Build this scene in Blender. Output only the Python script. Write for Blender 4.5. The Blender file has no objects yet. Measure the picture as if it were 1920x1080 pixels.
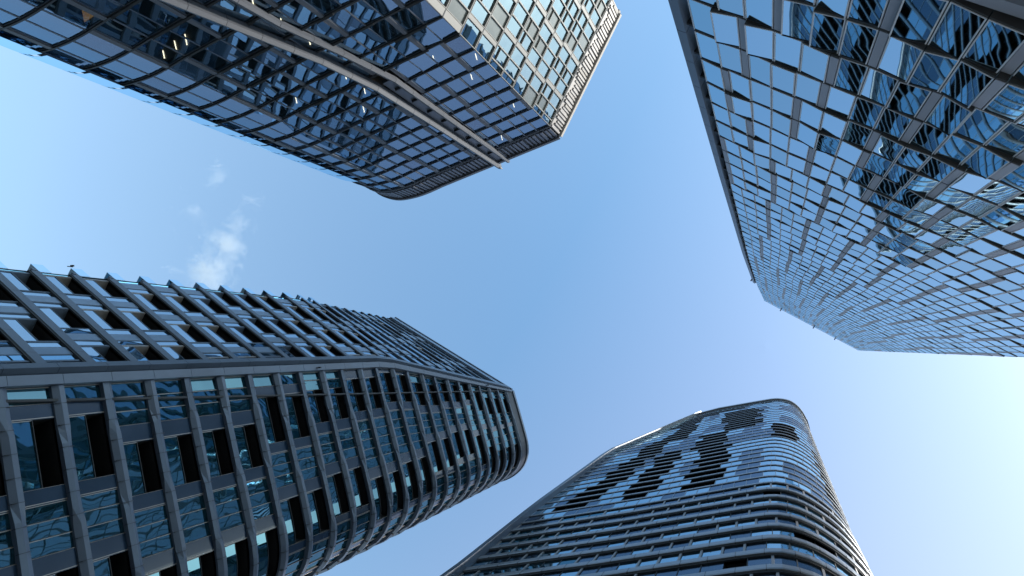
import bpy, math, random
from mathutils import Matrix, Vector

# ------------------------------------------------------------------ camera
sc = bpy.context.scene
F_PX, CX, CY = 1280.0, 960.0, 540.0
def vnorm(v):
    l = math.sqrt(sum(c*c for c in v)); return tuple(c/l for c in v)
UPV = vnorm((1435-CX, 650-CY, F_PX))                 # zenith direction seen from the camera
XV = vnorm((1-UPV[0]*UPV[0], -UPV[0]*UPV[1], -UPV[0]*UPV[2]))
YV = (UPV[1]*XV[2]-UPV[2]*XV[1], UPV[2]*XV[0]-UPV[0]*XV[2], UPV[0]*XV[1]-UPV[1]*XV[0])
EYE = 1.6
def proj(x, y, z):                                   # only used to rank windows by apparent size
    z -= EYE
    v = [XV[i]*x+YV[i]*y+UPV[i]*z for i in range(3)]
    if v[2] < 0.01: return (-9e3, -9e3)
    return (CX+F_PX*v[0]/v[2], CY+F_PX*v[1]/v[2])
cam = bpy.data.cameras.new('camera'); camo = bpy.data.objects.new('camera', cam)
sc.collection.objects.link(camo)
cam.sensor_width = 36; cam.lens = 24; cam.clip_start = 0.1; cam.clip_end = 20000
def wv(a): return Vector((sum(XV[i]*a[i] for i in range(3)), sum(YV[i]*a[i] for i in range(3)), sum(UPV[i]*a[i] for i in range(3))))
R = Matrix((wv((1,0,0)), wv((0,-1,0)), wv((0,0,-1)))).transposed().to_4x4()
camo.matrix_world = Matrix.Translation((0, 0, EYE)) @ R
sc.camera = camo

# ------------------------------------------------------------------ sky, sun, exposure
SUN_AZ = math.atan2(-0.215, 1.0)        # direction towards the sun, from +X towards +Y
SUN_EL = math.radians(46)
w = bpy.data.worlds.new('World'); sc.world = w; w.use_nodes = True
nt = w.node_tree; bg = nt.nodes['Background']
sky = nt.nodes.new('ShaderNodeTexSky'); sky.sky_type = 'NISHITA'; sky.sun_disc = False
sky.sun_elevation = SUN_EL; sky.sun_rotation = math.pi/2 - SUN_AZ
sky.air_density = 1.0; sky.dust_density = 1.2; sky.ozone_density = 1.0
tint = nt.nodes.new('ShaderNodeVectorMath'); tint.operation = 'MULTIPLY'; tint.inputs[1].default_value = (0.80, 1.09, 1.10)
nt.links.new(sky.outputs[0], tint.inputs[0])
# thin air-light that thickens away from the zenith
tcw = nt.nodes.new('ShaderNodeTexCoord'); sep = nt.nodes.new('ShaderNodeSeparateXYZ'); nt.links.new(tcw.outputs['Generated'], sep.inputs[0])
mrw = nt.nodes.new('ShaderNodeMapRange'); mrw.inputs['From Min'].default_value = 1.0; mrw.inputs['From Max'].default_value = 0.55
mrw.inputs['To Min'].default_value = 0.0; mrw.inputs['To Max'].default_value = 1.0; nt.links.new(sep.outputs['Z'], mrw.inputs[0])
hz = nt.nodes.new('ShaderNodeVectorMath'); hz.operation = 'SCALE'; hz.inputs[0].default_value = (.62, .58, .42); nt.links.new(mrw.outputs[0], hz.inputs['Scale'])
addw = nt.nodes.new('ShaderNodeVectorMath'); addw.operation = 'ADD'; nt.links.new(tint.outputs[0], addw.inputs[0]); nt.links.new(hz.outputs[0], addw.inputs[1])
# milky glow on the sun's side of the sky
dg = nt.nodes.new('ShaderNodeVectorMath'); dg.operation = 'DOT_PRODUCT'; dg.inputs[1].default_value = (.85, .5, 0.0); nt.links.new(tcw.outputs['Generated'], dg.inputs[0])
mg = nt.nodes.new('ShaderNodeMapRange'); mg.inputs['From Min'].default_value = -.3; mg.inputs['From Max'].default_value = .9; mg.inputs['To Max'].default_value = 1.0; nt.links.new(dg.outputs['Value'], mg.inputs[0])
sg = nt.nodes.new('ShaderNodeVectorMath'); sg.operation = 'SCALE'; sg.inputs[0].default_value = (1.6, .84, .6); nt.links.new(mg.outputs[0], sg.inputs['Scale'])
ad2 = nt.nodes.new('ShaderNodeVectorMath'); ad2.operation = 'ADD'; nt.links.new(addw.outputs[0], ad2.inputs[0]); nt.links.new(sg.outputs[0], ad2.inputs[1])
nt.links.new(ad2.outputs[0], bg.inputs[0]); bg.inputs[1].default_value = 0.15
sun = bpy.data.lights.new('sun', 'SUN'); sun.energy = 2.5; sun.angle = math.radians(0.5); sun.color = (1, 0.95, 0.88)
suno = bpy.data.objects.new('sun', sun); sc.collection.objects.link(suno)
sd = Vector((math.cos(SUN_AZ)*math.cos(SUN_EL), math.sin(SUN_AZ)*math.cos(SUN_EL), math.sin(SUN_EL)))
suno.rotation_euler = sd.to_track_quat('Z', 'Y').to_euler(); suno.location = sd*500
sc.view_settings.view_transform = 'Standard'; sc.view_settings.look = 'None'
sc.view_settings.gamma = 1; sc.view_settings.exposure = 1.0
sc.cycles.max_bounces = 8; sc.cycles.glossy_bounces = 4; sc.cycles.transparent_max_bounces = 12
sc.cycles.diffuse_bounces = 3

rnd = random.Random(7)
def hsh(*a):
    v = 1234567
    for k in a:
        v = (v ^ (int(k)+7919))*2654435761 & 0xffffffff
        v ^= v >> 15
    return (v & 0xffff)/65536.0

# ------------------------------------------------------------------ materials
def newmat(name):
    m = bpy.data.materials.new(name); m.use_nodes = True
    nt = m.node_tree; nt.nodes.clear(); out = nt.nodes.new('ShaderNodeOutputMaterial')
    return m, nt, out
def metal(name, col, rough=0.4, met=0.5, var=0.12, scale=0.6, bump=0.02, spec=0.5):
    m, nt, out = newmat(name); N = nt.nodes; L = nt.links
    p = N.new('ShaderNodeBsdfPrincipled'); tc = N.new('ShaderNodeTexCoord')
    no = N.new('ShaderNodeTexNoise'); no.inputs['Scale'].default_value = scale; no.inputs['Detail'].default_value = 5
    L.new(tc.outputs['Object'], no.inputs['Vector'])
    cr = N.new('ShaderNodeValToRGB')
    cr.color_ramp.elements[0].position = .3; cr.color_ramp.elements[1].position = .7
    cr.color_ramp.elements[0].color = tuple(c*(1-var) for c in col)+(1,)
    cr.color_ramp.elements[1].color = tuple(min(1, c*(1+var)) for c in col)+(1,)
    L.new(no.outputs['Fac'], cr.inputs[0]); L.new(cr.outputs[0], p.inputs['Base Color'])
    p.inputs['Metallic'].default_value = met; p.inputs['Roughness'].default_value = rough
    p.inputs['Specular IOR Level'].default_value = spec
    mr = N.new('ShaderNodeMapRange'); mr.inputs['To Min'].default_value = rough*.8; mr.inputs['To Max'].default_value = min(1, rough*1.25)
    L.new(no.outputs['Fac'], mr.inputs[0]); L.new(mr.outputs[0], p.inputs['Roughness'])
    if bump:
        b = N.new('ShaderNodeBump'); b.inputs['Strength'].default_value = bump; b.inputs['Distance'].default_value = .2
        L.new(no.outputs['Fac'], b.inputs['Height']); L.new(b.outputs[0], p.inputs['Normal'])
    L.new(p.outputs[0], out.inputs[0]); return m
def glass(name, tint, base, trans=0.0, refl=0.2, wave=0.05, wscale=0.35, rough=0.015):
    """coated facade glass: fresnel reflection over a dark body or (trans>0) a tinted see-through one"""
    m, nt, out = newmat(name); N = nt.nodes; L = nt.links
    tc = N.new('ShaderNodeTexCoord')
    no = N.new('ShaderNodeTexNoise'); no.inputs['Scale'].default_value = wscale; no.inputs['Detail'].default_value = .6
    L.new(tc.outputs['Object'], no.inputs['Vector'])
    bu = N.new('ShaderNodeBump'); bu.inputs['Strength'].default_value = wave; bu.inputs['Distance'].default_value = 1.0
    L.new(no.outputs['Fac'], bu.inputs['Height'])
    g = N.new('ShaderNodeBsdfGlossy'); g.inputs['Color'].default_value = tint+(1,); g.inputs['Roughness'].default_value = rough
    L.new(bu.outputs[0], g.inputs['Normal'])
    d = N.new('ShaderNodeBsdfDiffuse'); d.inputs['Color'].default_value = base+(1,)
    body = d
    if trans > 0:
        t = N.new('ShaderNodeBsdfTransparent'); t.inputs['Color'].default_value = (.72, .82, .85, 1)
        mx0 = N.new('ShaderNodeMixShader'); mx0.inputs[0].default_value = trans
        L.new(d.outputs[0], mx0.inputs[1]); L.new(t.outputs[0], mx0.inputs[2]); body = mx0
    fr = N.new('ShaderNodeFresnel'); fr.inputs['IOR'].default_value = 1.55
    ma = N.new('ShaderNodeMapRange'); ma.inputs['To Min'].default_value = refl; ma.inputs['To Max'].default_value = 1.0
    L.new(fr.outputs[0], ma.inputs[0])
    mx = N.new('ShaderNodeMixShader'); L.new(ma.outputs[0], mx.inputs[0])
    L.new(body.outputs[0], mx.inputs[1]); L.new(g.outputs[0], mx.inputs[2]); L.new(mx.outputs[0], out.inputs[0])
    return m
def emis(name, col, s):
    m, nt, out = newmat(name); e = nt.nodes.new('ShaderNodeEmission'); e.inputs[0].default_value = col+(1,); e.inputs[1].default_value = s
    nt.links.new(e.outputs[0], out.inputs[0]); return m
M = {}
M['gA'] = glass('glass_blue_coated', (.46, .67, .88), (.012, .024, .032), .5, .30, .015)
M['gA_side'] = glass('glass_clear_coated', (.72, .88, .95), (.02, .04, .045), .6, .25, .03, .5)
M['gA_screen'] = glass('glass_screen_clear', (.6, .85, 1), (.1, .2, .3), .92, .12, .01)
M['gA_blind'] = metal('blind_behind_glass', (.13, .14, .13), .25, .0, .15, .3)
M['gA_panel'] = glass('glass_spandrel_blue', (.6, .75, .95), (.03, .06, .10), 0, .16, .01)
M['gB'] = glass('glass_facet_coated', (.46, .66, .76), (.03, .05, .055), .75, .14, .006, .35)
M['gB2'] = glass('glass_facet_deep', (.42, .60, .68), (.03, .05, .05), .75, .10, .009, .5)
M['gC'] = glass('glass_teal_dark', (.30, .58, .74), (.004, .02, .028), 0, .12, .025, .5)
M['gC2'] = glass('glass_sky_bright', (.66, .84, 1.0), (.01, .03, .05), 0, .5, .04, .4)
M['gC_panel'] = metal('navy_enamel_panel', (.012, .028, .055), .22, .1, .15, .3)
M['C_panel2'] = metal('slate_enamel_panel', (.16, .22, .30), .3, .4, .1, .3)
M['gD'] = glass('glass_ribbon_sky', (.58, .84, 1.0), (.01, .035, .055), 0, .45, .03, .4)
M['gD_dark'] = glass('glass_ribbon_dull', (.34, .44, .56), (.012, .02, .03), 0, .2, .03, .4, .1)
M['railglass'] = glass('balustrade_glass', (.7, .88, 1), (.1, .2, .25), .9, .25, .01)
M['bandC'] = metal('slate_cladding', (.088, .114, .155), .42, .2, .22, .22, .015)
M['bandC_dark'] = metal('dark_slate_panel', (.02, .025, .035), .5, .2)  # dark slate of tower C's crown panels
M['bandD'] = metal('bronze_grey_cladding', (.21, .215, .225), .3, .5, .12, .4, .02)
M['pierD'] = metal('warm_grey_pier', (.26, .235, .22), .4, .4)
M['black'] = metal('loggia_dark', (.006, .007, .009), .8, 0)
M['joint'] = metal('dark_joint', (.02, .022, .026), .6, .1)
M['mullA'] = metal('dark_slate_mullion', (.095, .11, .135), .4, .5)
M['finA'] = metal('grey_fin_cladding', (.085, .09, .105), .6, .15, .08, .5)
M['frameA'] = metal('pale_champagne_frame', (.19, .178, .16), .5, .1, .08)
M['stoneA'] = metal('pale_stone_parapet', (.40, .35, .31), .7, 0, .08, .8)
M['louvreA'] = metal('grey_louvre', (.30, .27, .25), .5, .3)
M['louvreB'] = metal('slate_louvre', (.11, .12, .15), .5, .3)
M['frameB'] = metal('pale_aluminium_frame', (.55, .54, .55), .4, .15)
M['panelB'] = metal('lavender_grey_panel', (.26, .26, .29), .45, .15, .06, .5)
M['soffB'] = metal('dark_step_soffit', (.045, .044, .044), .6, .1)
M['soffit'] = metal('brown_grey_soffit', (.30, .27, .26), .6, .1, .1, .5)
M['revealB'] = metal('inner_reveal', (.7, .74, .75), .6, 0)
M['interior'] = metal('dim_interior', (.05, .055, .055), .8, 0)
M['ceiling'] = metal('office_ceiling', (.16, .17, .17), .9, 0)
M['warmroom'] = emis('lit_room_ceiling', (.9, .5, .2), .22)
M['lamp'] = emis('ceiling_light_tube', (1, .84, .6), 3.2)
M['concrete'] = metal('tower_core', (.05, .055, .065), .7, .1)
M['roof'] = metal('roof_membrane', (.2, .2, .2), .9, 0)

# ------------------------------------------------------------------ mesh helpers
col = sc.collection
class MB:
    def __init__(s): s.v = []; s.f = []; s.m = []; s.ms = []
    def mi(s, m):
        if m not in s.ms: s.ms.append(m)
        return s.ms.index(m)
    def quad(s, pts, m):
        i = len(s.v); s.v += [tuple(p) for p in pts]; s.f.append(tuple(range(i, i+len(pts)))); s.m.append(s.mi(m))
    def hexa(s, a, b, m, caps=True):
        """a, b: two 4-point sections"""
        i = len(s.v); s.v += [tuple(p) for p in a]+[tuple(p) for p in b]; k = s.mi(m)
        fs = [(i+j, i+(j+1) % 4, i+4+(j+1) % 4, i+4+j) for j in range(4)]
        if caps: fs += [(i+3, i+2, i+1, i), (i+4, i+5, i+6, i+7)]
        s.f += fs; s.m += [k]*len(fs)
    def box(s, c, sz, m, ax=(1, 0)):
        tx, ty = ax; hx, hy, hz = sz[0]/2, sz[1]/2, sz[2]/2
        def p(a, b, z): return (c[0]+tx*a-ty*b, c[1]+ty*a+tx*b, c[2]+z)
        s.hexa([p(-hx, -hy, -hz), p(-hx, hy, -hz), p(-hx, hy, hz), p(-hx, -hy, hz)],
               [p(hx, -hy, -hz), p(hx, hy, -hz), p(hx, hy, hz), p(hx, -hy, hz)], m)
    def build(s, name, parent=None):
        me = bpy.data.meshes.new(name); me.from_pydata(s.v, [], s.f)
        for k in s.ms: me.materials.append(M[k])
        me.polygons.foreach_set('material_index', s.m); me.update()
        o = bpy.data.objects.new(name, me); col.objects.link(o)
        if parent: o.parent = parent
        return o

class Face:
    """vertical (or leaning) wall surface: matched control polylines at key heights; u = metres along the first one"""
    def __init__(s, keys, flip=1):
        s.keys = keys; b = keys[0][1]; s.us = [0.0]
        for i in range(1, len(b)): s.us.append(s.us[-1]+math.hypot(b[i][0]-b[i-1][0], b[i][1]-b[i-1][1]))
        s.L = s.us[-1]; s.flip = flip; s.n = len(b)
    def ctl(s, h):
        k = s.keys
        if h <= k[0][0]: return k[0][1]
        for (h0, a), (h1, b) in zip(k, k[1:]):
            if h <= h1:
                t = (h-h0)/(h1-h0); return [(p[0]+(q[0]-p[0])*t, p[1]+(q[1]-p[1])*t) for p, q in zip(a, b)]
        return k[-1][1]
    def P(s, u, h, d=0.0):
        c = s.ctl(h); us = s.us; i = 0
        while i < s.n-2 and u > us[i+1]: i += 1
        t = (u-us[i])/(us[i+1]-us[i])
        def nrm(j):
            a = c[max(0, j-1)]; b = c[min(s.n-1, j+1)]; x, y = b[0]-a[0], b[1]-a[1]; l = math.hypot(x, y); return (y/l*s.flip, -x/l*s.flip)
        tc = min(1, max(0, t)); n0, n1 = nrm(i), nrm(i+1)
        nx, ny = n0[0]+(n1[0]-n0[0])*tc, n0[1]+(n1[1]-n0[1])*tc; l = math.hypot(nx, ny); nx /= l; ny /= l
        return (c[i][0]+(c[i+1][0]-c[i][0])*t+nx*d, c[i][1]+(c[i+1][1]-c[i][1])*t+ny*d, h+EYE)
    def br(s, u0, u1):
        return [u0]+[x for x in s.us[1:-1] if u0+1e-3 < x < u1-1e-3]+[u1]
    def slab(s, mb, u0, u1, h0, h1, d0, d1, m, d1t=None):
        """box following the wall; d1 = proud at bottom, d1t = proud at top"""
        if d1t is None: d1t = d1
        b = s.br(u0, u1)
        sec = [[s.P(u, h0, d0), s.P(u, h0, d1), s.P(u, h1, d1t), s.P(u, h1, d0)] for u in b]
        for i in range(len(b)-1):
            mb.hexa(sec[i], sec[i+1], m, caps=False)
        k = mb.mi(m)
        for q in (sec[0], sec[-1]): mb.quad(q, m)
    def pane(s, mb, u0, u1, h0, h1, d, m, jit=0.0, dd=None):
        b = s.br(u0, u1)
        if dd is None:
            j = [(hsh(u0*37, h0*53, q)-.5)*2*jit for q in range(4)] if jit else [0, 0, 0, 0]
            j[3] = j[0]+j[2]-j[1]
            dd = [d+x for x in j]
        for i in range(len(b)-1):
            ta, tb = (b[i]-u0)/(u1-u0), (b[i+1]-u0)/(u1-u0)
            f = lambda a, c, t: a+(c-a)*t
            mb.quad([s.P(b[i], h0, f(dd[0], dd[1], ta)), s.P(b[i+1], h0, f(dd[0], dd[1], tb)),
                     s.P(b[i+1], h1, f(dd[3], dd[2], tb)), s.P(b[i], h1, f(dd[3], dd[2], ta))], m)
    def ring(s, mb, u0, u1, h0, h1, d0, d1, w, m):
        s.slab(mb, u0, u1, h0, h0+w, d0, d1, m); s.slab(mb, u0, u1, h1-w, h1, d0, d1, m)
        s.slab(mb, u0, u0+w, h0+w, h1-w, d0, d1-.003, m); s.slab(mb, u1-w, u1, h0+w, h1-w, d0, d1-.003, m)
    def area(s, u0, u1, h0, h1):
        if h0 < 1: return 0
        p = [proj(*s.P(u, h)) for u, h in ((u0, h0), (u1, h0), (u1, h1), (u0, h1))]
        c = [(min(1920, max(0, x)), min(1080, max(0, y))) for x, y in p]
        a = sum(c[i][0]*c[(i+1) % 4][1]-c[(i+1) % 4][0]*c[i][1] for i in range(4))
        return abs(a)/2

def smooth(pts, step=1.0, keep=()):
    """Catmull-Rom through pts, same subdivision count for matched lists"""
    out = []
    n = len(pts)
    for i in range(n-1):
        p0 = pts[max(0, i-1)]; p1 = pts[i]; p2 = pts[i+1]; p3 = pts[min(n-1, i+2)]
        k = step if isinstance(step, int) else step[i]
        for j in range(k):
            t = j/k
            if k == 1: out.append(p1); break
            out.append(tuple(.5*((2*p1[a])+(-p0[a]+p2[a])*t+(2*p0[a]-5*p1[a]+4*p2[a]-p3[a])*t*t+(-p0[a]+3*p1[a]-3*p2[a]+p3[a])*t**3) for a in (0, 1)))
    out.append(pts[-1]); return out

def thing(name, label, cat, loc):
    o = bpy.data.objects.new(name, None); o.empty_display_size = 2; col.objects.link(o)
    o.location = loc; o['label'] = label; o['category'] = cat; return o
def cloud():
    def at(px, py, h):
        r = wv((px-CX, py-CY, F_PX)); return (r.x/r.z*h, r.y/r.z*h)
    H0 = 900.0
    mb = MB(); c = at(425, 440, H0)
    r = 150.0; th = 60.0
    # closed lens-shaped hull
    n = 20; rings = []
    for k in range(7):
        a = -math.pi/2+math.pi*k/6
        rings.append([(c[0]+math.cos(q*2*math.pi/n)*r*max(.02, math.cos(a)), c[1]+math.sin(q*2*math.pi/n)*1.05*r*max(.02, math.cos(a)), H0+th*math.sin(a)) for q in range(n)])
    M['cloud'] = None
    m, nt, out = newmat('cloud_vapour'); N = nt.nodes; L = nt.links; M['cloud'] = m
    v = N.new('ShaderNodeVolumePrincipled'); v.inputs['Color'].default_value = (1, 1, 1, 1); v.inputs['Anisotropy'].default_value = .3
    tc = N.new('ShaderNodeTexCoord')
    def mth(op, a, b=None, clamp=False):
        q = N.new('ShaderNodeMath'); q.operation = op; q.use_clamp = clamp
        for i, x in enumerate((a, b)):
            if x is None: continue
            if isinstance(x, (int, float)): q.inputs[i].default_value = x
            else: L.new(x, q.inputs[i])
        return q.outputs[0]
    no = N.new('ShaderNodeTexNoise'); no.inputs['Scale'].default_value = .03; no.inputs['Detail'].default_value = 9; no.inputs['Roughness'].default_value = .68
    no.inputs['Distortion'].default_value = 1.2
    L.new(tc.outputs['Object'], no.inputs['Vector'])
    # a few puffs: centre (from pixel bearings), radius, weight
    tot = None
    for px, py, rad, wgt in ((392, 508, 40, 1.0), (430, 462, 34, .9), (452, 420, 24, .75), (408, 330, 26, .6), (360, 395, 20, .45), (470, 372, 34, .35), (330, 505, 30, .35), (400, 440, 26, .45)):
        q = at(px, py, H0)
        d = N.new('ShaderNodeVectorMath'); d.operation = 'DISTANCE'; L.new(tc.outputs['Object'], d.inputs[0]); d.inputs[1].default_value = (q[0], q[1], H0)
        f = mth('MULTIPLY', mth('SUBTRACT', 1.0, mth('DIVIDE', d.outputs['Value'], float(rad*1.5)), True), wgt)
        tot = f if tot is None else mth('MAXIMUM', tot, f)
    dens = mth('SUBTRACT', mth('ADD', no.outputs['Fac'], mth('MULTIPLY', tot, .40)), .66, True)
    dens = mth('MULTIPLY', dens, .10)
    L.new(dens, v.inputs['Density']); L.new(v.outputs[0], out.inputs['Volume'])
    for a, b in zip(rings, rings[1:]):
        for i in range(n):
            j = (i+1) % n; mb.quad([a[i], a[j], b[j], b[i]], 'cloud')
    mb.quad(rings[0][::-1], 'cloud'); mb.quad(rings[-1], 'cloud')
    o = mb.build('cloud'); o['kind'] = 'stuff'; o['label'] = 'small wispy white cloud in the blue sky'; o['category'] = 'cloud'
    m.cycles.volume_step_rate = 2.0 if hasattr(m.cycles, 'volume_step_rate') else 1
    return o
def attach(root):
    """children were built in world coordinates"""
    inv = Matrix.Translation(root.location).inverted()
    for c in root.children: c.matrix_parent_inverse = inv
class Cells:
    """collects windows (each with its frame); the 100 that show largest become parts, the rest one part"""
    def __init__(s, name='window', sub='frame'): s.c = []; s.name = name; s.sub = sub
    def add(s, area, main, sub=None): s.c.append((area, main, sub))
    def build(s, parent, n=100):
        s.c.sort(key=lambda x: -x[0])
        top = [c for c in s.c[:n] if c[0] > 6]; rest = s.c[len(top):]
        for a, mf, sf in top:
            mb = MB(); mf(mb); o = mb.build(s.name, parent)
            if sf:
                mb = MB(); sf(mb); mb.build(s.sub, o)
        if rest:
            mb = MB()
            for a, mf, sf in rest:
                mf(mb)
                if sf: sf(mb)
            o = mb.build(s.name, parent); o['kind'] = 'stuff'
def polycap(mb, pts, z, m): mb.quad([(x, y, z) for x, y in pts], m)
def core(name, faces, h0, h1, inset, m, parent, n=1):
    mb = MB(); lv = [h0+(h1-h0)*i/n for i in range(n+1)]
    rings = []
    for h in lv:
        r = []
        for F in faces:
            for u in F.us[:-1] if F.n > 2 else F.us[:-1]:
                r.append(F.P(min(max(u, inset*.9 if u == 0 else u), F.L), h, -inset))
            r.append(F.P(F.L-min(inset*.9, F.L*.3), h, -inset))
        rings.append(r)
    for a, b in zip(rings, rings[1:]):
        for i in range(len(a)):
            j = (i+1) % len(a); mb.quad([a[i], a[j], b[j], b[i]], m)
    mb.quad(rings[-1], 'roof'); mb.quad(rings[0], m)
    return mb.build(name, parent)

# ------------------------------------------------------------------ ground
def plane(name, x0, y0, x1, y1, z, m):
    mb = MB(); mb.quad([(x0, y0, z), (x1, y0, z), (x1, y1, z), (x0, y1, z)], m); o = mb.build(name); o['kind'] = 'structure'; return o
def ground_mats():
    for nm, colr, sc_, brick in (('city_ground', (.13, .13, .125), .2, False), ('plaza_stone', (.32, .31, .29), 1.0, True)):
        m, nt, out = newmat(nm); N = nt.nodes; L = nt.links
        p = N.new('ShaderNodeBsdfPrincipled'); p.inputs['Roughness'].default_value = .8
        tc = N.new('ShaderNodeTexCoord')
        if brick:
            b = N.new('ShaderNodeTexBrick'); b.inputs['Scale'].default_value = 1.2
            b.inputs['Color1'].default_value = colr+(1,); b.inputs['Color2'].default_value = tuple(c*.85 for c in colr)+(1,)
            b.inputs['Mortar'].default_value = (.12, .12, .12, 1); b.inputs['Mortar Size'].default_value = .012
            L.new(tc.outputs['Object'], b.inputs['Vector']); L.new(b.outputs['Color'], p.inputs['Base Color'])
        else:
            b = N.new('ShaderNodeTexNoise'); b.inputs['Scale'].default_value = sc_
            cr = N.new('ShaderNodeValToRGB'); cr.color_ramp.elements[0].color = tuple(c*.7 for c in colr)+(1,); cr.color_ramp.elements[1].color = tuple(c*1.3 for c in colr)+(1,)
            L.new(tc.outputs['Object'], b.inputs['Vector']); L.new(b.outputs['Fac'], cr.inputs[0]); L.new(cr.outputs[0], p.inputs['Base Color'])
        L.new(p.outputs[0], out.inputs[0]); M[nm] = m
ground_mats()
plane('ground', -4000, -4000, 4000, 4000, 0, 'city_ground')
plane('plaza', -75, -75, 75, 75, .004, 'plaza_stone')

cloud()

# ================================================================== TOWER A: blue glass office tower, upper left
def tower_a():
    root = thing('office_tower', 'blue glass office tower with a sunlit champagne side, louvred parapet and two long grey fins', 'tower', (-42, -42, 0))
    K = (-27.137, -30.453)
    T = (-.95933, .28229)
    pt = lambda u: (K[0]+T[0]*u, K[1]+T[1]*u)
    arc = [pt(19.5), (-48.9, -23.95), (-51.6, -23.45), (-54.0, -23.45), (-56.6, -24.4), (-58.6, -26.4), (-59.9, -29.4)]
    f1 = Face([(0, [K]+smooth(arc, 4)+[(-64, -45)])], 1)
    # outward normal check: flip so that d>0 goes towards the camera
    def orient(F, cx, cy):
        p = F.P(F.L/2, 10, 0); q = F.P(F.L/2, 10, 1)
        if math.hypot(q[0]-cx, q[1]-cy) < math.hypot(p[0]-cx, p[1]-cy): F.flip *= -1
        return F
    cc = (-42, -42)
    E2 = (-18.2, -47.3)
    f1 = orient(f1, *cc); f2 = orient(Face([(0, [E2, K])]), *cc)
    f3 = orient(Face([(0, [(-64, -45), (-40, -62)])]), *cc); f4 = orient(Face([(0, [(-40, -62), E2])]), *cc)
    HT = 88.3; FH = 3.72; NF = 23
    HS = 93.3
    hs = [HT-FH*i for i in range(NF)]               # floor lines, from the top down
    core('core_wall', [f2, f1, f3, f4], 0.02, HS-1.4, 3.6, 'interior', root)
    uf1 = f1.L-16.0; UC = 19.5                      # the straight part ends at UC, the curve ends near uf1
    # parapet crown: back panel, louvre blades, pale rim
    mb = MB()
    for F in (f1, f2, f3, f4):
        dark = F is f1
        lo = 'louvreB' if F is f1 else 'louvreA'
        F.slab(mb, .12, F.L-.12, HT+.25, HS-.55, -.5, -.02, 'joint' if dark else 'louvreA')
        F.slab(mb, 0, F.L, HS-.55, HS+.1, -.9, .42, 'finA' if dark else 'stoneA')
        F.slab(mb, 0, F.L, HT+.0, HT+.25, -.5, .1, 'joint')
    mb.build('parapet', root)
    for F, st in ((f1, .62), (f2, .5), (f3, .8), (f4, .8)):
        mb = MB(); u = .15; i = 0
        while u < F.L-.3:
            wv_ = st*(.35+.35*hsh(i, 5)); lo = 'louvreB' if F is f1 else ('louvreA' if hsh(i, 9) < .75 else 'stoneA')
            F.slab(mb, u, u+wv_, HT+.45+(1.4*hsh(i, 3) if F is not f1 else .3), HS-.55-.001, -.02, .1+.1*hsh(i, 1), lo)
            u += st; i += 1
        # a row of short pale slats below the rim on the front
        mb.build('louvre', root)
    # floors: bands, ceilings, lights
    for i, h in enumerate(hs):
        mb = MB(); low = h < 62
        for F in (f1, f2, f3, f4):
            k = .11 if F is f1 else .12
            if F is f1 and low:
                # folded floor edge: the band steps in and out with the panels above it
                u = 0; j = 0
                while u < UC-.01:
                    u1 = min(UC, u+1.75); a = .06+.2*hsh(i, j, 3); F.slab(mb, u, u1, h-.09, h+.07, -.6, .02+a*.5, 'joint', .02+a); u = u1; j += 1
                F.slab(mb, UC, F.L-.05, h-.09, h+.07, -.6, .07, 'joint')
            else:
                F.slab(mb, .02, F.L-.02, h-k*.9, h+k*.6, -.6, .10 if F is f1 else .05, 'joint')
        mb.build('floor_band', root)
        mb = MB()
        for F in (f1, f2):
            b = F.br(.3, F.L-.3)
            for a, c in zip(b, b[1:]):
                mb.quad([F.P(a, h-.3, -.4), F.P(c, h-.3, -.4), F.P(c, h-.3, -3.58), F.P(a, h-.3, -3.58)], 'ceiling')
        mb.build('ceiling', root)
    # ceiling lights: short tubes under the ceilings near the front corner
    lights = []
    for i, h in enumerate(hs):
        for F, n0 in ((f1, 20), (f2, 16)):
            for j in range(n0):
                p = .22 if F is f1 else .2
                if hsh(i, j, 17, F is f1) < p*(.5 if F is f1 and j > 12 else 1)*(1.0 if 3 < i < 19 else .4) and hsh(i//2, j//6, 29) < .55:
                    lights.append((F, h, .7+j*1.22+hsh(i, j, 2)*.3, -.55-.5*hsh(i, 8)))
    lights = lights[:100]
    for F, h, u, d in lights:
        mb = MB(); a = F.P(u, h-.36, d); b = F.P(u, h-.36, d-.6-.5*hsh(u*9, h))
        tx, ty = b[0]-a[0], b[1]-a[1]; l = math.hypot(tx, ty)
        mb.box(((a[0]+b[0])/2, (a[1]+b[1])/2, a[2]), (l, .07, .05), 'lamp', (tx/l, ty/l)); mb.build('ceiling_light', root)
    # one lit room low on the left
    mb = MB(); hh = hs[14]-.34
    f1.slab(mb, 20.0, 21.8, hh-.02, hh+.02, -2.6, -.6, 'warmroom'); mb.build('lit_ceiling', root)
    # rails: two long fins on the front, splaying below the bend
    def fin(pts, wd, proud, name='fin'):
        mb = MB()
        for (ua, ha), (ub, hb) in zip(pts, pts[1:]):
            n = max(1, int(abs(hb-ha)/3.72+.5))
            for q in range(n):
                t0, t1 = q/n, (q+1)/n
                h0, h1 = ha+(hb-ha)*t0, ha+(hb-ha)*t1-.04; u0, u1 = ua+(ub-ua)*t0, ua+(ub-ua)*t1
                # hexagonal shell: chamfered nose
                def sec(u, h): return [f1.P(u-wd/2, h, .02), f1.P(u-wd/2, h, proud*.7), f1.P(u-wd*.1, h, proud), f1.P(u+wd/2, h, proud*.75), f1.P(u+wd/2, h, .02)]
                a, b = sec(u0, h0), sec(u1, h1)
                for k in range(4): mb.quad([a[k], a[k+1], b[k+1], b[k]], 'finA')
                mb.quad(a, 'joint'); mb.quad(b, 'finA')
        mb.build(name, root)
    fin([(17.5, 22), (14.34, 38.3), (11.69, 51.8), (10.75, 60), (10.45, 75), (10.25, 94.3)], .62, .95)
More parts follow.
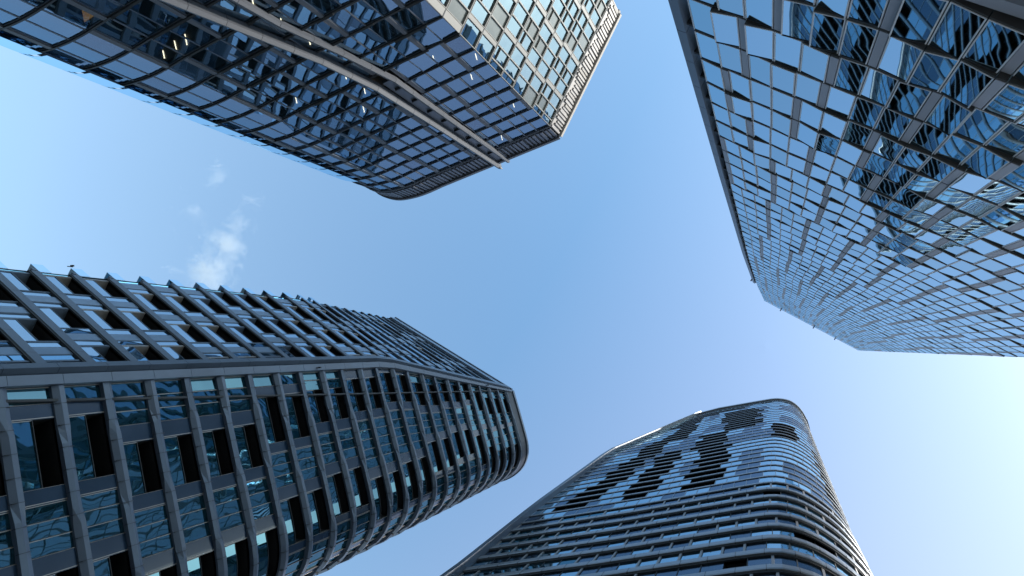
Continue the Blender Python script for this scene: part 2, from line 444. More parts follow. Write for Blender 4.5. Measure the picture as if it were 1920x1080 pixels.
    fin([(12.5, 22), (11.67, 36), (11.0, 45.1), (9.78, 52.6), (8.75, 60.5), (8.66, 94.1)], .5, .6)
    mb = MB()                                        # dark recess between the fins, with brackets
    f1.slab(mb, 8.95, 10.15, 60.5, HS+.2, -.25, .12, 'mullA')
    mb.build('recess_panel', root)
    h = 62.3
    while h < 92:
        mb = MB(); f1.slab(mb, 9.0, 9.75, h, h+.12, .1, .42, 'joint'); mb.build('bracket', root); h += 3.72
    # windows
    cells = Cells()
    def strips(F, i):                                # bay boundaries for floor i: list of (u0,u1,kind)
        out = []; u = 0.0; W = 1.85 if F is not f2 else 1.55; end = F.L
        j = 0; ph = (i//2*2+int(hsh(i//2, 77)*2)) % 4
        while u < end-.3:
            if (j+ph) % 4 == 3 and u < 40: k = ('s', .42)
            else: k = ('w', W)
            u1 = min(end, u+k[1])
            if end-u1 < .5: u1 = end
            out.append((u, u1, k[0])); u = u1; j += 1
        return out
    for F in (f1, f2, f3, f4):
        front = F is f1; side = F is f2
        for i in range(NF):
            h1 = hs[i]-.10; h0 = (hs[i+1]+.08) if i+1 < NF else .3
            low = front and h0 < 62
            for j, (u0, u1, k) in enumerate(strips(F, i)):
                if front and h0 > 58 and u1 > 8.4 and u0 < 10.7:
                    # keep the fins' recess free
                    if u0 < 8.4 < u1: u1 = 8.4
                    elif u0 < 10.7 < u1: u0 = 10.7
                    else: continue
                if u1-u0 < .2: continue
                ar = F.area(u0, u1, h0, h1)
                q = hsh(i, j, 41, front, side)
                fm = 'mullA' if front else ('frameA' if side else 'mullA')
                if k == 's':
                    cells.add(ar*.5, lambda mb, F=F, a=u0, b=u1, c=h0, d=h1, m='finA' if front else 'frameA', s=side: F.slab(mb, a+.02, b-.02, c, d, -.25, .05 if not s else .03, m))
                    continue
                tl = (.03+.15*hsh(i, j, 5)) if low else 0
                tr = (.03+.15*hsh(i, j+1, 5)) if low else 0
                dd = [-.1+tl, -.1+tr, -.12+tr-min(tl, tr), -.12+tl-min(tl, tr)] if (low and u1 < UC) else [-.12+.012*(hsh(i, j, q2)-.5) for q2 in range(4)]
                if front: gm = 'gA' if q < .9 else 'gA_panel'
                elif side: gm = 'gA_side' if q < .78 else 'gA_blind'
                else: gm = 'gA_panel'
                def mf(mb, F=F, a=u0, b=u1, c=h0, d=h1, dd=dd, gm=gm, side=side, front=front, w_=.06 if not side else .06, i=i, j=j):
                    hm = c+(d-c)*.30
                    t = .30
                    md = [dd[3]+(dd[0]-dd[3])*(1-t), dd[2]+(dd[1]-dd[2])*(1-t)]
                    F.pane(mb, a+w_, b-w_, c+w_, d-w_, 0, gm, 0, dd)
                def sf(mb, F=F, a=u0, b=u1, c=h0, d=h1, dd=dd, fm=fm, side=side, front=front, low=low, i=i, j=j):
                    w_ = .055 if not side else .065; pr = .05 if not side else .07
                    hm = c+(d-c)*.30
                    if low:
                        # folded frame following the tilted pane
                        def bar(ua, ub, ha, hb, da, db, m=fm):
                            sec = [[F.P(ua, ha, da-.12), F.P(ua, ha, da+.05), F.P(ua, hb, db+.05), F.P(ua, hb, db-.12)],
                                   [F.P(ub, ha, da-.12), F.P(ub, ha, da+.05), F.P(ub, hb, db+.05), F.P(ub, hb, db-.12)]]
                            mb.hexa(sec[0], sec[1], m)
                        bar(a, a+w_, c, d, dd[0], dd[3], 'finA'); bar(b-w_, b, c, d, dd[1], dd[2], 'mullA')
                        F.slab(mb, a+w_, b-w_, c, c+.06, -.3, max(dd[0], dd[1])+.03, 'finA')
                        F.slab(mb, a+w_, b-w_, d-.06, d, -.3, -.06, fm)
                    else:
                        F.ring(mb, a, b, c, d, -.4, pr, w_, fm)
                        if side and hsh(i, j, 61) < .3: F.slab(mb, a+w_, b-w_, hm, hm+.05, -.25, pr-.02, fm)
                        # inner lining, seen through the pane
                        F.ring(mb, a+w_, b-w_, c+w_, d-w_, -.62, -.2, .12, 'interior' if front else 'revealB')
                cells.add(ar, mf, sf)
    cells.build(root)
    # clear glass screens wrapped round the curved corner
    i = 0
    for h in hs[3:22]:
        mb = MB(); a = UC+7.2; b = UC+11.5
        f1.slab(mb, a, b, h+.15, h+3.5, .30, .32, 'gA_screen')
        f1.slab(mb, b-.06, b, h+.15, h+3.5, .27, .36, 'mullA')
        mb.build('glass_screen', root)
    # window-cleaning bracket over the fins
    mb = MB()
    a = f1.P(10.1, 93.6, .6); mb.box((a[0], a[1], a[2]), (.12, .9, .12), 'stoneA', T); mb.box((a[0]+.2, a[1]+.3, a[2]+.35), (.12, .12, .8), 'stoneA', T)
    mb.build('roof_davit', root)
    attach(root)
tower_a()

# ================================================================== TOWER B: faceted glass tower, upper right
def tower_b():
    root = thing('faceted_tower', 'tallest glass tower with tilted facet panes stepping at every floor and a grey soffit', 'tower', (14, -12, 0))
    n = (.5132, -.8583); t = (.8583, .5132); D = 11.0
    def W(u, d=0): return (t[0]*u+n[0]*(D-d), t[1]*u+n[1]*(D-d))
    kL = [(0, -9.8), (60, -9.45), (112, -9.0), (160, -8.05), (202, -6.3)]
    UR = 20.3
    # u is measured from the left edge of the lowest contour: keep it as absolute along t
    class BF(Face):
        def P(s, u, h, d=0.0):
            x, y = W(u, d); return (x, y, h+EYE)
        def br(s, a, b): return [a, b]
    F = BF([(0, [(0, 0), (1, 0)])])
    def left(h):
        for (a, x), (b, y) in zip(kL, kL[1:]):
            if h <= b: return x+(y-x)*(h-a)/(b-a)
        return kL[-1][1]
    lines = [21.5]; h = 21.5
    v = h/11
    while True:
        stp = 3.1+.0125*(h-21.5) if h < 150 else 4.75
        h += stp
        if h > 200.5: break
        lines.append(h)
    lines[-1] = 201.6; NF = len(lines)-1
    # body behind the facade, plus an unseen rear wing added to shade tower C
    mb = MB(); lv = [20.9, 60, 112, 160, 201.3]
    rings = [[W(left(h)+.25, -1.0), W(UR-.25, -1.0), W(UR+.0, -.4), (46.0, 1.25), (41.0, -9.0), W(left(h)+.1, -16)] for h in lv]
    for (a, ha), (b, hb) in zip(zip(rings, lv), list(zip(rings, lv))[1:]):
        for i in range(6):
            j = (i+1) % 6; mb.quad([a[i]+(ha+EYE,), a[j]+(ha+EYE,), b[j]+(hb+EYE,), b[i]+(hb+EYE,)], 'interior' if i in (0, 1) else 'gA_panel')
    mb.quad([p+(lv[0]+EYE,) for p in rings[0]], 'soffit'); mb.quad([p+(lv[-1]+EYE,) for p in rings[-1]], 'roof')
    mb.build('core_wall', root)
    for h in lines[1:-1]:                            # plain storey bands round the sides, rear and added shading wing
        mb = MB(); ring = [W(UR+.05, -.3), (46.25, 1.4), (41.1, -9.3), W(left(h)-.05, -16.25), W(left(h)+.0, -1.3)]
        for p, q in zip(ring, ring[1:]):
            mb.box(((p[0]+q[0])/2, (p[1]+q[1])/2, h+EYE), (math.hypot(q[0]-p[0], q[1]-p[1])-.02, .12, .7), 'bandC', vnorm((q[0]-p[0], q[1]-p[1])))
        mb.build('side_band', root)
    # soffit under the overhang and the recessed lobby
    mb = MB(); F.slab(mb, -9.9, UR+.1, 20.72, 21.30, -.35, .02, 'panelB')
    mb.build('fascia', root)
    mb = MB()
    for a in range(6):
        u0 = -9.8+a*5.02
        F.slab(mb, u0+.02, u0+5.0, 20.70, 20.85, -16, -.36, 'soffit')
    mb.build('soffit', root)
    mb = MB(); F.slab(mb, -8.5, UR-1, 0, 20.7, -15.9, -4.0, 'concrete')
    for a in range(10): F.pane(mb, -8.3+a*2.7, -5.8+a*2.7, .5, 20, -3.96, 'gC')
    mb.build('lobby', root)
    # left edge fin: slate strip in panels, standing a little off the glass
    mb = MB(); hh = 20.7; i = 0
    while hh < 158:
        h1 = min(158, hh+3.6); a = left(hh)-.42; b = left(h1)-.42
        def P(u, h, d): return W(u, d)+(h+EYE,)
        a0, b0 = a-.50, b-.50+.0
        mb.hexa([P(a0, hh, .1), P(a, hh, .1), P(a, hh, -1.2), P(a0, hh, -1.2)], [P(b0, h1-.05, .1), P(b, h1-.05, .1), P(b, h1-.05, -1.2), P(b0, h1-.05, -1.2)], 'bandC')
        hh = h1; i += 1
    mb.build('edge_fin', root)
    mb = MB()
    for i, h in enumerate(lines):
        if h < 158:
            mb = MB(); F.slab(mb, left(h)-.43, left(h)+.05, h-.1, h+.1, -1.0, -.1, 'joint'); mb.build('fin_bracket', root)
    cells = Cells()
    # inner facade details per floor
    for i in range(NF):
        h0, h1 = lines[i], lines[i+1]; fh = h1-h0
        # dark stepped soffit under the row
        L0 = left(h0)
        bays = []; u = L0+.02; j = 0
        ph = int(hsh(i//2, 3)*4)
        while u < UR-.05:
            k = (j+ph+(i//2)) % 4
            if k == 3: wd, kd = .36, 's'
            else: wd, kd = (1.14+.12*(hsh(i//3, j, 8)-.5)), 'w'
            if u+wd > UR-.35: wd = UR-u
            bays.append((u, u+wd, kd)); u += wd; j += 1
        # vertex offsets: bottom edge and top edge of the row
        # each pane is folded: one lower corner swings out further than the other, the head stays nearly flush
        amp = .22*(27/h0)**.85
        prev = .03
        mbf = MB()
        for j, (u0, u1, kd) in enumerate(bays):
            q = hsh(i, j, 21)
            bl = prev if hsh(i, j, 11) < .6 else .02+amp*hsh(i, j, 12)**1.6
            brr = .02+amp*hsh(i, j, 13)**1.6
            if kd == 's': brr = bl
            prev = brr
            vt = min(bl, brr)*.9-.01+.05*amp*hsh(i, j, 14)
            tl, tr = bl-vt, brr-vt
            gp = .075
            a, b, c, d = u0+.02, u1-.02, h0+gp, h1-.05
            dd = (bl, brr, tr, tl)
            # step soffit wedge for this bay
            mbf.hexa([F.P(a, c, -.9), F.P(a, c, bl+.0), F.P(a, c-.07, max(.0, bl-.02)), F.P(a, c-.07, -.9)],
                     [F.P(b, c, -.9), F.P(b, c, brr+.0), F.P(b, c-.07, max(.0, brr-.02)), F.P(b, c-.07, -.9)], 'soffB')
            ar = F.area(u0, u1, h0, h1)
            def bar(mb, ua, ub, ha, hb, m, th=.10, pr=.025, dd=dd, a=a, b=b, c=c, d=d):
                def dep(u, h):
                    s = (u-a)/(b-a); r = (h-c)/(d-c)
                    return (dd[0]*(1-s)+dd[1]*s)*(1-r)+(dd[3]*(1-s)+dd[2]*s)*r
                pts = lambda u: [F.P(u, ha, dep(u, ha)-th), F.P(u, ha, dep(u, ha)+pr), F.P(u, hb, dep(u, hb)+pr), F.P(u, hb, dep(u, hb)-th)]
                mb.hexa(pts(ua), pts(ub), m)
            if kd == 's':
                cells.add(ar*.6, lambda mb, bar=bar, a=a, b=b, c=c, d=d: bar(mb, a, b, c, d, 'panelB', .3))
                continue
            far = h0 > 120
            gm = 'gB' if q < .7 else 'gB2'
            def mf(mb, a=a, b=b, c=c, d=d, dd=dd, gm=gm):
                w_ = .05
                def dep(u, h):
                    s = (u-a)/(b-a); r = (h-c)/(d-c)
                    return (dd[0]*(1-s)+dd[1]*s)*(1-r)+(dd[3]*(1-s)+dd[2]*s)*r
                u = [a+w_, b-w_]; hv = [c+w_, d-w_]
                mb.quad([F.P(u[0], hv[0], dep(u[0], hv[0])), F.P(u[1], hv[0], dep(u[1], hv[0])), F.P(u[1], hv[1], dep(u[1], hv[1])), F.P(u[0], hv[1], dep(u[0], hv[1]))], gm)
            def sf(mb, bar=bar, a=a, b=b, c=c, d=d, far=far):
                w_ = .045
                bar(mb, a, a+w_, c, d, 'frameB'); bar(mb, b-w_, b, c, d, 'frameB')
                bar(mb, a+w_, b-w_, c, c+w_, 'frameB'); bar(mb, a+w_, b-w_, d-w_, d, 'joint')
                if not far:   # pale window lining behind the outer pane
                    F.slab(mb, a+.1, a+.26, c+.1, d-.1, -.85, -.35, 'revealB'); F.slab(mb, a+.26, b-.1, c+.1, c+.55, -.85, -.3, 'revealB')
                    F.slab(mb, a+.26, b-.1, c+.55, c+.8, -.8, -.42, 'joint')
            cells.add(ar, mf, sf)
        mbf.build('floor_step', root)
    cells.build(root)
    mb = MB(); F.slab(mb, left(201)+.05, UR, 201.62, 202.1, -15.9, -.0, 'bandC'); mb.build('parapet', root)
    for u, h in ((left(150)-.9, 151), (-1.5, 202.1), (8, 202.1), (14, 202.1)):
        mb = MB(); p = F.P(u, h+.2, .25); mb.box(p, (.25, .5, .2), 'joint', t); p = F.P(u, h+.1, -.1); mb.box(p, (.1, .6, .1), 'joint', t); mb.build('roof_bracket', root)
    attach(root)
tower_b()

# ================================================================== TOWER C: slate tower with stacked ribs, lower left
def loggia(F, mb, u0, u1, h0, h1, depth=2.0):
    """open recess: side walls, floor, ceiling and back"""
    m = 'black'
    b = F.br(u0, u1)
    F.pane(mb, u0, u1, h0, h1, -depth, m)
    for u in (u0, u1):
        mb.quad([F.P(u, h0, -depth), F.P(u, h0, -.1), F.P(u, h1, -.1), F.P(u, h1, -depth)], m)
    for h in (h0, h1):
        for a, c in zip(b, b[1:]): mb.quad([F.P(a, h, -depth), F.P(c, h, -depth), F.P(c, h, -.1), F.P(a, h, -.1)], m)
def tower_c():
    root = thing('ribbed_tower', 'dark slate residential tower with thick stacked ribs, black loggias and a folded corner beam', 'tower', (-52, 10, 0))
    hB, hT = 74.0, 114.6
    lowA = [(-44.35, 1.9), (-43.2, 5.6), (-42.0, 9.4), (-40.75, 13.4)]
    topA = [(-42.45, 7.9), (-41.95, 9.5), (-41.35, 11.4), (-40.75, 13.4)]
    rnd_ = [(-40.75, 13.4), (-39.9, 16.4), (-39.75, 18.4), (-40.3, 20.2), (-41.6, 21.7), (-43.6, 22.9), (-47, 23.8), (-52, 24.3)]
    low1 = lowA[:-1]+smooth(rnd_, 3); top1 = topA[:-1]+smooth(rnd_, 3)
    f1 = Face([(0, low1), (hB, low1), (hT, top1)])
    Ll, Lt = (-57.2, -6.3), (-66.2, -5.2)
    f2 = Face([(0, [Ll, (-44.35, 1.9)]), (hB, [Ll, (-44.35, 1.9)]), (hT, [Lt, (-42.45, 7.9)])])
    back = (-66, 22)
    f3 = Face([(0, [(-52, 24.3), back])]); f4 = Face([(0, [back, Ll]), (hB, [back, Ll]), (hT, [back, Lt])])
    cc = (-53, 9)
    for F in (f1, f2, f3, f4):
        p = F.P(F.L/2, 10, 0); q = F.P(F.L/2, 10, 1)
        if math.hypot(q[0]-cc[0], q[1]-cc[1]) < math.hypot(p[0]-cc[0], p[1]-cc[1]): F.flip *= -1
    core('core_wall', [f2, f1, f3, f4], .02, hT-.8, 2.6, 'concrete', root, 12)
    hs = [3.6*i-.15 for i in range(1, 32)]           # rib centre lines
    hs = [h for h in hs if h < 112]
    RB = .37
    for i, h in enumerate(hs):
        mb = MB()
        for F in (f1, f2, f3, f4):
            e0 = .75 if F is f1 else 0; e1 = F.L-(.62 if F is f2 else 0)
            if F is f1:
                # rib with a fold: the profile swaps between nose-up and nose-down along its length
                per = 5.2; u = e0; j = 0; off = hsh(i, 4)*3
                cuts = [e0]
                x = e0+1.5+off
                while x < F.L-6: cuts += [x, x+1.1]; x += per
                cuts.append(F.L)
                st = i % 2
                def prof(s): return (.10, .30) if s == 0 else (.28, .16)
                for q in range(len(cuts)-1):
                    a, b = cuts[q], cuts[q+1]
                    if q % 2 == 0: p0 = p1 = prof(st)
                    else: p0 = prof(st); st = 1-st; p1 = prof(st)
                    bb = F.br(a, b)
                    sec = []
                    for x in bb:
                        tt = (x-a)/(b-a); lo = p0[0]+(p1[0]-p0[0])*tt; hi = p0[1]+(p1[1]-p0[1])*tt; md = .5+.2*(lo-hi)
                        sec.append([F.P(x, h-RB, -.3), F.P(x, h-RB, lo), F.P(x, h+RB*(md-.5), .34), F.P(x, h+RB, hi), F.P(x, h+RB, -.3)])
                    for s0, s1 in zip(sec, sec[1:]):
                        for k in range(5):
                            mb.quad([s0[k], s0[(k+1) % 5], s1[(k+1) % 5], s1[k]], 'bandC')
                    mb.quad(sec[0], 'bandC'); mb.quad(sec[-1], 'bandC')
                x = e0+1.2
                while x < F.L-.3:
                    F.slab(mb, x, x+.028, h-RB-.004, h+RB+.004, .0, .344, 'joint'); x += 1.45
            else:
                F.slab(mb, e0, e1, h-.42, h+.36, -.3, .10, 'bandC', .06)
                if F is f2 and h < 76:
                    F.slab(mb, e0, e1, h-.62, h-.42-.001, -.3, .06, 'joint')
                    x = e0+.9
                    while x < e1: F.slab(mb, x, x+.02, h-.423, h+.363, .0, .103, 'joint', .063); x += 2.9
        mb.build('rib', root)
    cells = Cells(); logs = Cells('loggia', 'balustrade')
    for i in range(len(hs)):
        h0 = hs[i]+RB; h1 = (hs[i+1]-RB) if i+1 < len(hs) else 111.4
        hm = h0+(h1-h0)*.5
        # --- lower face: repeating run of panes / navy panel / loggia, shifted every few storeys
        F = f1; u = .75
        grp = (i+1)//4
        shift = [0, 2.6, 1.2, 3.4, .6, 2.2, 4.0, 1.0, 3][grp % 9]
        gi = (i-5)//4
        if gi % 2 == 0: seq = [('w', 1.1), ('p', 1.0), ('l', 4.3), ('p', 1.0), ('w', 1.0), ('w', 1.0), ('w', 1.0), ('p', 1.2), ('l', 3.9), ('p', .8), ('w', 1), ('w', 1), ('w', 1), ('p', .8)]
        else: seq = [('w', 1.05), ('w', 1.05), ('w', 1.05), ('p', 1.3), ('l', 3.7), ('p', 1.1), ('w', 1.05), ('w', 1.05), ('w', 1.05), ('p', 1.2), ('l', 4.4), ('p', .8), ('w', 1), ('w', 1), ('w', 1)]
        if hs[i] > 55: seq = seq[3:7]+seq[:3]+seq[8:]+[('p', .7)] if gi % 2 else [('w', 1.05), ('w', 1.05), ('l', 3.4), ('p', 1.2)]+seq[4:]
        if hs[i] > 95: seq = [('w', 1.05)]*3+[('l', 4.2), ('w', 1.05), ('w', 1.05), ('w', 1.05), ('p', 1.1)]
        tot = sum(s[1] for s in seq); x = .75-(.35*shift if hs[i] > 55 else 0)
        k = 0; bays = []
        while x < F.L:
            kd, wd = seq[k % len(seq)]; a, b = max(.75, x), min(F.L-.02, x+wd)
            if b-a > .25: bays.append((a, b, kd))
            x += wd; k += 1
        for j, (a, b, kd) in enumerate(bays):
            ar = F.area(a, b, h0, h1)
            if kd == 'w':
                def mf(mb, F=F, a=a, b=b, h0=h0, h1=h1, i=i, j=j):
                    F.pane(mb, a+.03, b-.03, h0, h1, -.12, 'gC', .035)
                def sf(mb, F=F, a=a, b=b, h0=h0, h1=h1):
                    F.slab(mb, a, a+.045, h0, h1, -.25, -.06, 'pierD'); F.slab(mb, b-.045, b, h0, h1, -.25, -.06, 'joint')
                cells.add(ar, mf, sf)
            elif kd == 'p':
                def mf(mb, F=F, a=a, b=b, h0=h0, h1=h1):
                    F.slab(mb, a+.02, b-.02, h0, h1, -.35, -.05, 'gC_panel')
                    F.slab(mb, a+.0, a+.018, h0, h1, -.3, .0, 'pierD'); F.slab(mb, b-.12, b-.06, h0, h1, -.3, -.03, 'pierD')
                cells.add(ar*.7, mf)
            else:
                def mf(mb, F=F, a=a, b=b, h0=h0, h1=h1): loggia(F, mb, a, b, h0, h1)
                def sf(mb, F=F, a=a, b=b, h0=h0, h1=h1, hm=hm):
                    F.pane(mb, a+.03, b-.03, h0, hm-.05, -.08, 'gC', .03)
                    F.slab(mb, a+.02, b-.02, hm-.05, hm, -.12, -.03, 'joint')
                    F.slab(mb, a+.0, a+.05, h0, hm, -.12, -.05, 'pierD')
                logs.add(ar, mf, sf)
        # --- upper-left face: bright panes
        F = f2; per = 4.15; x = -((i//3) % 2)*1.9-.2; j = 0
        h0b, h1b = hs[i]+.36, (hs[i+1]-.62) if i+1 < len(hs) else 111.4
        hmb = h0b+(h1b-h0b)*.42
        seq2 = [('w', .8), ('p', .9), ('w', .75), ('l', 3.1)]
        k = 0; e1 = F.L-.62
        while x < e1:
            kd, wd = seq2[k % 4]; a, b = max(.02, x), min(e1, x+wd); x += wd; k += 1
            if b-a < .25: continue
            if hs[i] > 78 and kd == 'l' and (hs[i] > 100 or hsh(i//2, k, 91) < .6): kd = 'w'
            ar = F.area(a, b, h0b, h1b)
            if kd == 'w':
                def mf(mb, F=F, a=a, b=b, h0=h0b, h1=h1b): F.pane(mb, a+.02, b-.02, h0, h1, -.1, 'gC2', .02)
                def sf(mb, F=F, a=a, b=b, h0=h0b, h1=h1b): F.slab(mb, a, a+.05, h0, h1, -.25, -.03, 'bandC'); F.slab(mb, b-.03, b, h0, h1, -.25, -.05, 'joint')
                cells.add(ar, mf, sf)
            elif kd == 'p':
                def mf(mb, F=F, a=a, b=b, h0=h0b, h1=h1b): F.slab(mb, a+.01, b-.02, h0, h1, -.3, -.04, 'C_panel2')
                cells.add(ar*.7, mf)
            else:
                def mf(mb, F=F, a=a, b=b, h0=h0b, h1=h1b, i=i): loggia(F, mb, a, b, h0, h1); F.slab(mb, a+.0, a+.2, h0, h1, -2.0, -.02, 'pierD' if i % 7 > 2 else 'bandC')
                def sf(mb, F=F, a=a, b=b, h0=h0b, h1=h1b, hm=hmb):
                    F.pane(mb, a+.2, b-.03, h0, hm-.05, -.06, 'gC2', .015)
                    F.slab(mb, a+.2, b-.02, hm-.05, hm, -.12, -.03, 'bandC')
                logs.add(ar, mf, sf)
        for F in (f3, f4):
            cells.add(0, lambda mb, F=F, h0=h0b, h1=h1b: F.pane(mb, .05, F.L-.05, h0, h1, -.1, 'gC'))
    cells.build(root); logs.build(root)
    # corner beam, in storey-high lengths with open joints
    mb = MB(); mb2 = MB(); h = .05
    while h < hT-1.5:
        h1 = min(hT-1.2, h+3.6)
        f1.slab(mb, .06, .72, h+.03, h1, -.3, .56, 'bandC')
        f2.slab(mb2, f2.L-.6, f2.L-.05, h+.03, h1, -.3, .62, 'bandC')
        h = h1
    mb.build('corner_beam', root); mb2.build('corner_beam', root)
    mb = MB(); f1.slab(mb, -.1, .1, .05, hT-1.2, -.5, .25, 'joint'); mb.build('beam_groove', root)
    # crown
    mb = MB()
    for F in (f1, f2, f3, f4):
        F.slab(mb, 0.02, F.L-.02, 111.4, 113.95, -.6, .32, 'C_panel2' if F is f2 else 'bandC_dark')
        F.slab(mb, 0, F.L, 113.95, hT, -.9, .5, 'bandC')
        x = 1.0
        while x < F.L-.2: F.slab(mb, x, x+.03, 111.45, 113.9, .2, .325, 'joint'); x += 1.2
    mb.build('crown', root)
    # glass balustrades and end fins at the free end of the upper-left face
    for i, h in enumerate(hs):
        if not 20 < h < 80: continue
        mb = MB(); f2.slab(mb, -1.35, .0, h+.42, h+1.45, -.03, .0, 'railglass'); f2.slab(mb, -1.37, -1.3, h+.42, h+1.45, -1.6, .0, 'railglass')
        mb.build('end_balustrade', root)
        mb = MB(); f2.slab(mb, -.25, 0.0, h-.25, h+.25, -2.0, .16, 'bandC', .08); mb.build('balcony_slab', root)
    # small roof-edge camera on a hook
    for (F, u, h) in ((f2, -.3, 42.6), (f1, .5, 60.0), (f1, .4, 103)):
        mb = MB(); p = F.P(u, h, .75); mb.box(p, (.34, .14, .14), 'joint'); p = F.P(u, h-.15, .65); mb.box(p, (.07, .07, .5), 'joint'); mb.build('facade_camera', root)
    attach(root)
tower_c()

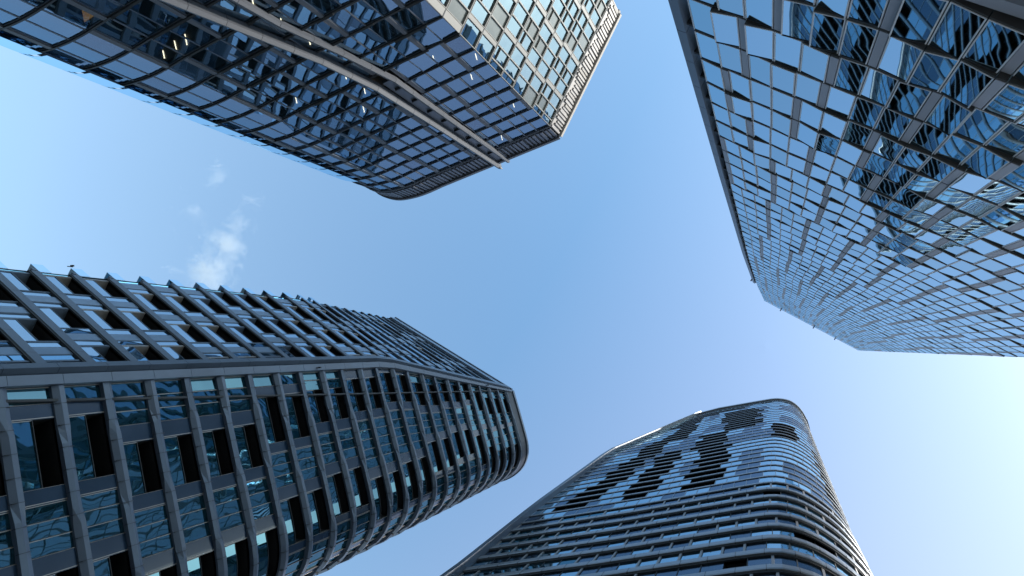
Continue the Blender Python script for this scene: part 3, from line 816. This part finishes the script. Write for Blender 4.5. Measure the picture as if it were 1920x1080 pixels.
# ================================================================== TOWER D: ribboned tower, bottom
def tower_d():
    root = thing('ribboned_tower', 'tall dark tower with thin curved bands round a rounded corner and scattered black loggia blocks', 'tower', (-6, 32, 0))
    c0 = [(-26.2, 20.0), (-12.9, 16.9), (-2.4, 14.25), (-.9, 13.9), (.6, 13.68), (2.3, 13.95), (4.0, 14.75), (5.6, 15.95), (6.9, 17.5), (7.75, 19.2), (8.5, 21.2), (10.9, 29.5), (13, 44)]
    c1 = [(-27.9, 20.4)]+c0[1:]
    c2 = [(-15.6, 16.8), (-11.1, 15.45), (-3.0, 13.75), (.2, 13.1), (1.8, 12.85), (3.3, 12.85), (5.0, 13.2), (6.4, 14.1), (7.5, 15.4), (8.3, 17.0), (8.9, 18.9), (10.4, 28.5), (12, 44)]
    sub = [1, 1, 1, 2, 2, 3, 3, 3, 3, 2, 2, 1]
    def dens(c):
        return smooth(c, sub)
    hT = 180.5
    cm = [(a[0]*.55+b[0]*.45, a[1]*.55+b[1]*.45) for a, b in zip(c0, c2)]; cm[0] = (-28.0, 19.85); cm[1] = (-13.5, 16.6)
    f1 = Face([(56, dens(c0)), (84, dens(c1)), (128, dens(cm)), (hT, dens(c2))])
    bk = (-20, 44)
    f2 = Face([(56, [(13, 44), bk]), (hT, [(12, 44), (-10, 44)])])
    f3 = Face([(56, [bk, c0[0]]), (84, [bk, c1[0]]), (128, [(-16, 44), cm[0]]), (hT, [(-10, 44), c2[0]])])
    cc = (-4, 30)
    for F in (f1, f2, f3):
        p = F.P(F.L/2, 10, 0); q = F.P(F.L/2, 10, 1)
        if math.hypot(q[0]-cc[0], q[1]-cc[1]) < math.hypot(p[0]-cc[0], p[1]-cc[1]): F.flip *= -1
    core('core_wall', [f1, f2, f3], .02, hT-1.0, 2.4, 'concrete', root, 16)
    base = 3.6; NF = 49
    hs = [46.9-.2+3.6*k for k in range(-12, 37)]
    hs = [h for h in hs if 3 < h < hT-3]
    HL = 74.5
    for i, h in enumerate(hs):
        mb = MB(); low = h < HL
        a, b, pr = (-.52, .52, .16) if low else ((-.34, .28, .07) if h < 118 else (-.26, .22, .045))
        for F in (f1, f2, f3):
            if F is f1:
                bb = F.br(.62, F.L)
                sec = []
                for u in bb:
                    sec.append([F.P(u, h+a, -.3), F.P(u, h+a, pr*.78), F.P(u, h+a+.18, pr), F.P(u, h+b-.12, pr*.96), F.P(u, h+b, pr*.6), F.P(u, h+b, -.3)])
                for s0, s1 in zip(sec, sec[1:]):
                    for k in range(6): mb.quad([s0[k], s0[(k+1) % 6], s1[(k+1) % 6], s1[k]], 'bandD')
                mb.quad(sec[0], 'bandD'); mb.quad(sec[-1], 'bandD')
                F.slab(mb, .62, F.L, h+a-(.26 if low else .2), h+a-.001, -.3, .03 if low else .02, 'joint')
                x = 1.6+hsh(i, 3)*.6; 
                while x < 36:
                    F.slab(mb, x, x+.03, h+a-.004, h+b-.13, .0, pr+.004, 'joint'); x += 1.9
            else: F.slab(mb, 0.02, F.L-.02, h+a, h+b, -.3, pr*.8, 'bandD')
        mb.build('floor_band', root)
    cells = Cells(); logs = Cells('loggia', 'rail')
    # loggia blocks on the front (u range as seen at the floor, floors counted from the bottom of hs)
    def is_log(u, h):
        for (h0, h1, ua, ub, sl) in BLK:
            if h0 <= h < h1 and ua+sl*(h-h0) <= u <= ub+sl*(h-h0): return True
        return False
    BLK = D_BLOCKS
    for i in range(len(hs)):
        h = hs[i]; low = h < HL
        h0 = h+(.55 if low else .30); h1 = (hs[i+1]-(.78 if hs[i+1] < HL else .54)) if i+1 < len(hs) else hT-2.4
        u = .62; j = 0; F = f1; rot = hsh(i, 31)*1.2
        UE = F.L-1
        first = True
        while u < UE:
            wd = (.9+rot if first else (1.55 if low else 1.30)); first = False
            u1 = min(UE, u+wd)
            if UE-u1 < .4: u1 = UE
            um = (u+u1)/2; q = hsh(i//3 if not low else i, int(um/2.6), 51); ar = F.area(u, u1, h0, h1)
            if is_log(um, h) or (low and q > .965) :
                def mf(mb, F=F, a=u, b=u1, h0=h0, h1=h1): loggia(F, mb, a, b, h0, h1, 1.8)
                def sf(mb, F=F, a=u, b=u1, h0=h0): F.slab(mb, a, b, h0+.5, h0+.55, -.1, -.02, 'joint')
                logs.add(ar, mf, sf)
            elif low:
                gm = 'gD' if q < .45 else ('gC' if q < .62 and um < 12 else 'gD_dark')
                def mf(mb, F=F, a=u, b=u1, h0=h0, h1=h1, gm=gm): F.pane(mb, a+.02, b-.02, h0, h1, -.08, gm, .006)
                def sf(mb, F=F, a=u, b=u1, h0=h0, h1=h1, j=j, i=i):
                    wide = hsh(i, j, 66) < .6
                    F.slab(mb, a-.02, a+(.16 if wide else .04), h0, h1, -.25, .0 if wide else -.04, 'pierD' if wide else 'joint')
                cells.add(ar, mf, sf)
            else:
                gm = 'gD' if q < .62 else 'gD_dark'
                def mf(mb, F=F, a=u, b=u1, h0=h0, h1=h1, gm=gm): F.pane(mb, a+.02, b-.02, h0, h1, -.02, gm, .005)
                def sf(mb, F=F, a=u, b=u1, h0=h0, h1=h1): F.slab(mb, a-.02, a+.04, h0, h1, -.25, .012, 'bandD')
                cells.add(ar, mf, sf)
            u = u1; j += 1
        for F2 in (f2, f3):
            cells.add(0, lambda mb, F=F2, h0=h0, h1=h1: F.pane(mb, .05, F.L-.05, h0, h1, -.1, 'gD_dark'))
    cells.build(root); logs.build(root)
    # left edge fin following the folded corner
    mb = MB(); h = .05; hl = []
    while h < hT-.5:
        h1 = min(hT-.4, h+7.2)
        f1.slab(mb, .0, .6, h, h1-.03, -.4, .72, 'bandC'); f3.slab(mb, f3.L-.5, f3.L-.03, h, h1-.03, -.4, .3, 'joint')  # side face coloured dark to subdue the sun glint along this edge
        h = h1
    mb.build('edge_fin', root)
    mb = MB()
    for F in (f1, f2, f3):
        F.slab(mb, .02, F.L-.02, hT-2.3, hT-.5, -.6, .35, 'bandD'); F.slab(mb, 0, F.L, hT-.5, hT, -.8, .3, 'bandC')
    mb.build('crown', root)
    mb = MB(); p = f1.P(.2, 34.5, .95); mb.box(p, (.3, .3, .14), 'joint'); mb.box((p[0], p[1], p[2]-.2), (.07, .07, .4), 'joint'); mb.build('facade_camera', root)
    # parked cleaning cradle on the corner
    mb = MB(); f1.slab(mb, 31.6, 34.6, 41.3, 41.42, .62, 1.15, 'joint'); f1.slab(mb, 31.6, 34.6, 42.2, 42.27, 1.08, 1.15, 'pierD')
    for u in (31.6, 33.1, 34.5): f1.slab(mb, u, u+.06, 41.42, 42.2, 1.08, 1.14, 'pierD')
    mb.build('cleaning_cradle', root)
    attach(root)
D_BLOCKS = [(163, 172, 4.5, 15.6, 0), (149, 166, 3.2, 10.9, 0), (129, 149, 7.4, 12.9, 0), (79, 131, 3.4, 7.3, .075), (142, 162, 17.3, 25.2, 0), (128, 143, 19.4, 25.2, 0), (168, 172.5, 14, 22, 0), (110, 129, 15.9, 20.6, 0), (77, 110, 17.4, 21.7, 0), (109, 127, 27.1, 31.4, 0), (79, 112, 10.2, 13.6, .02), (77, 114, 33.6, 36.5, 0), (120, 160, 36.2, 38, 0)]
tower_d()
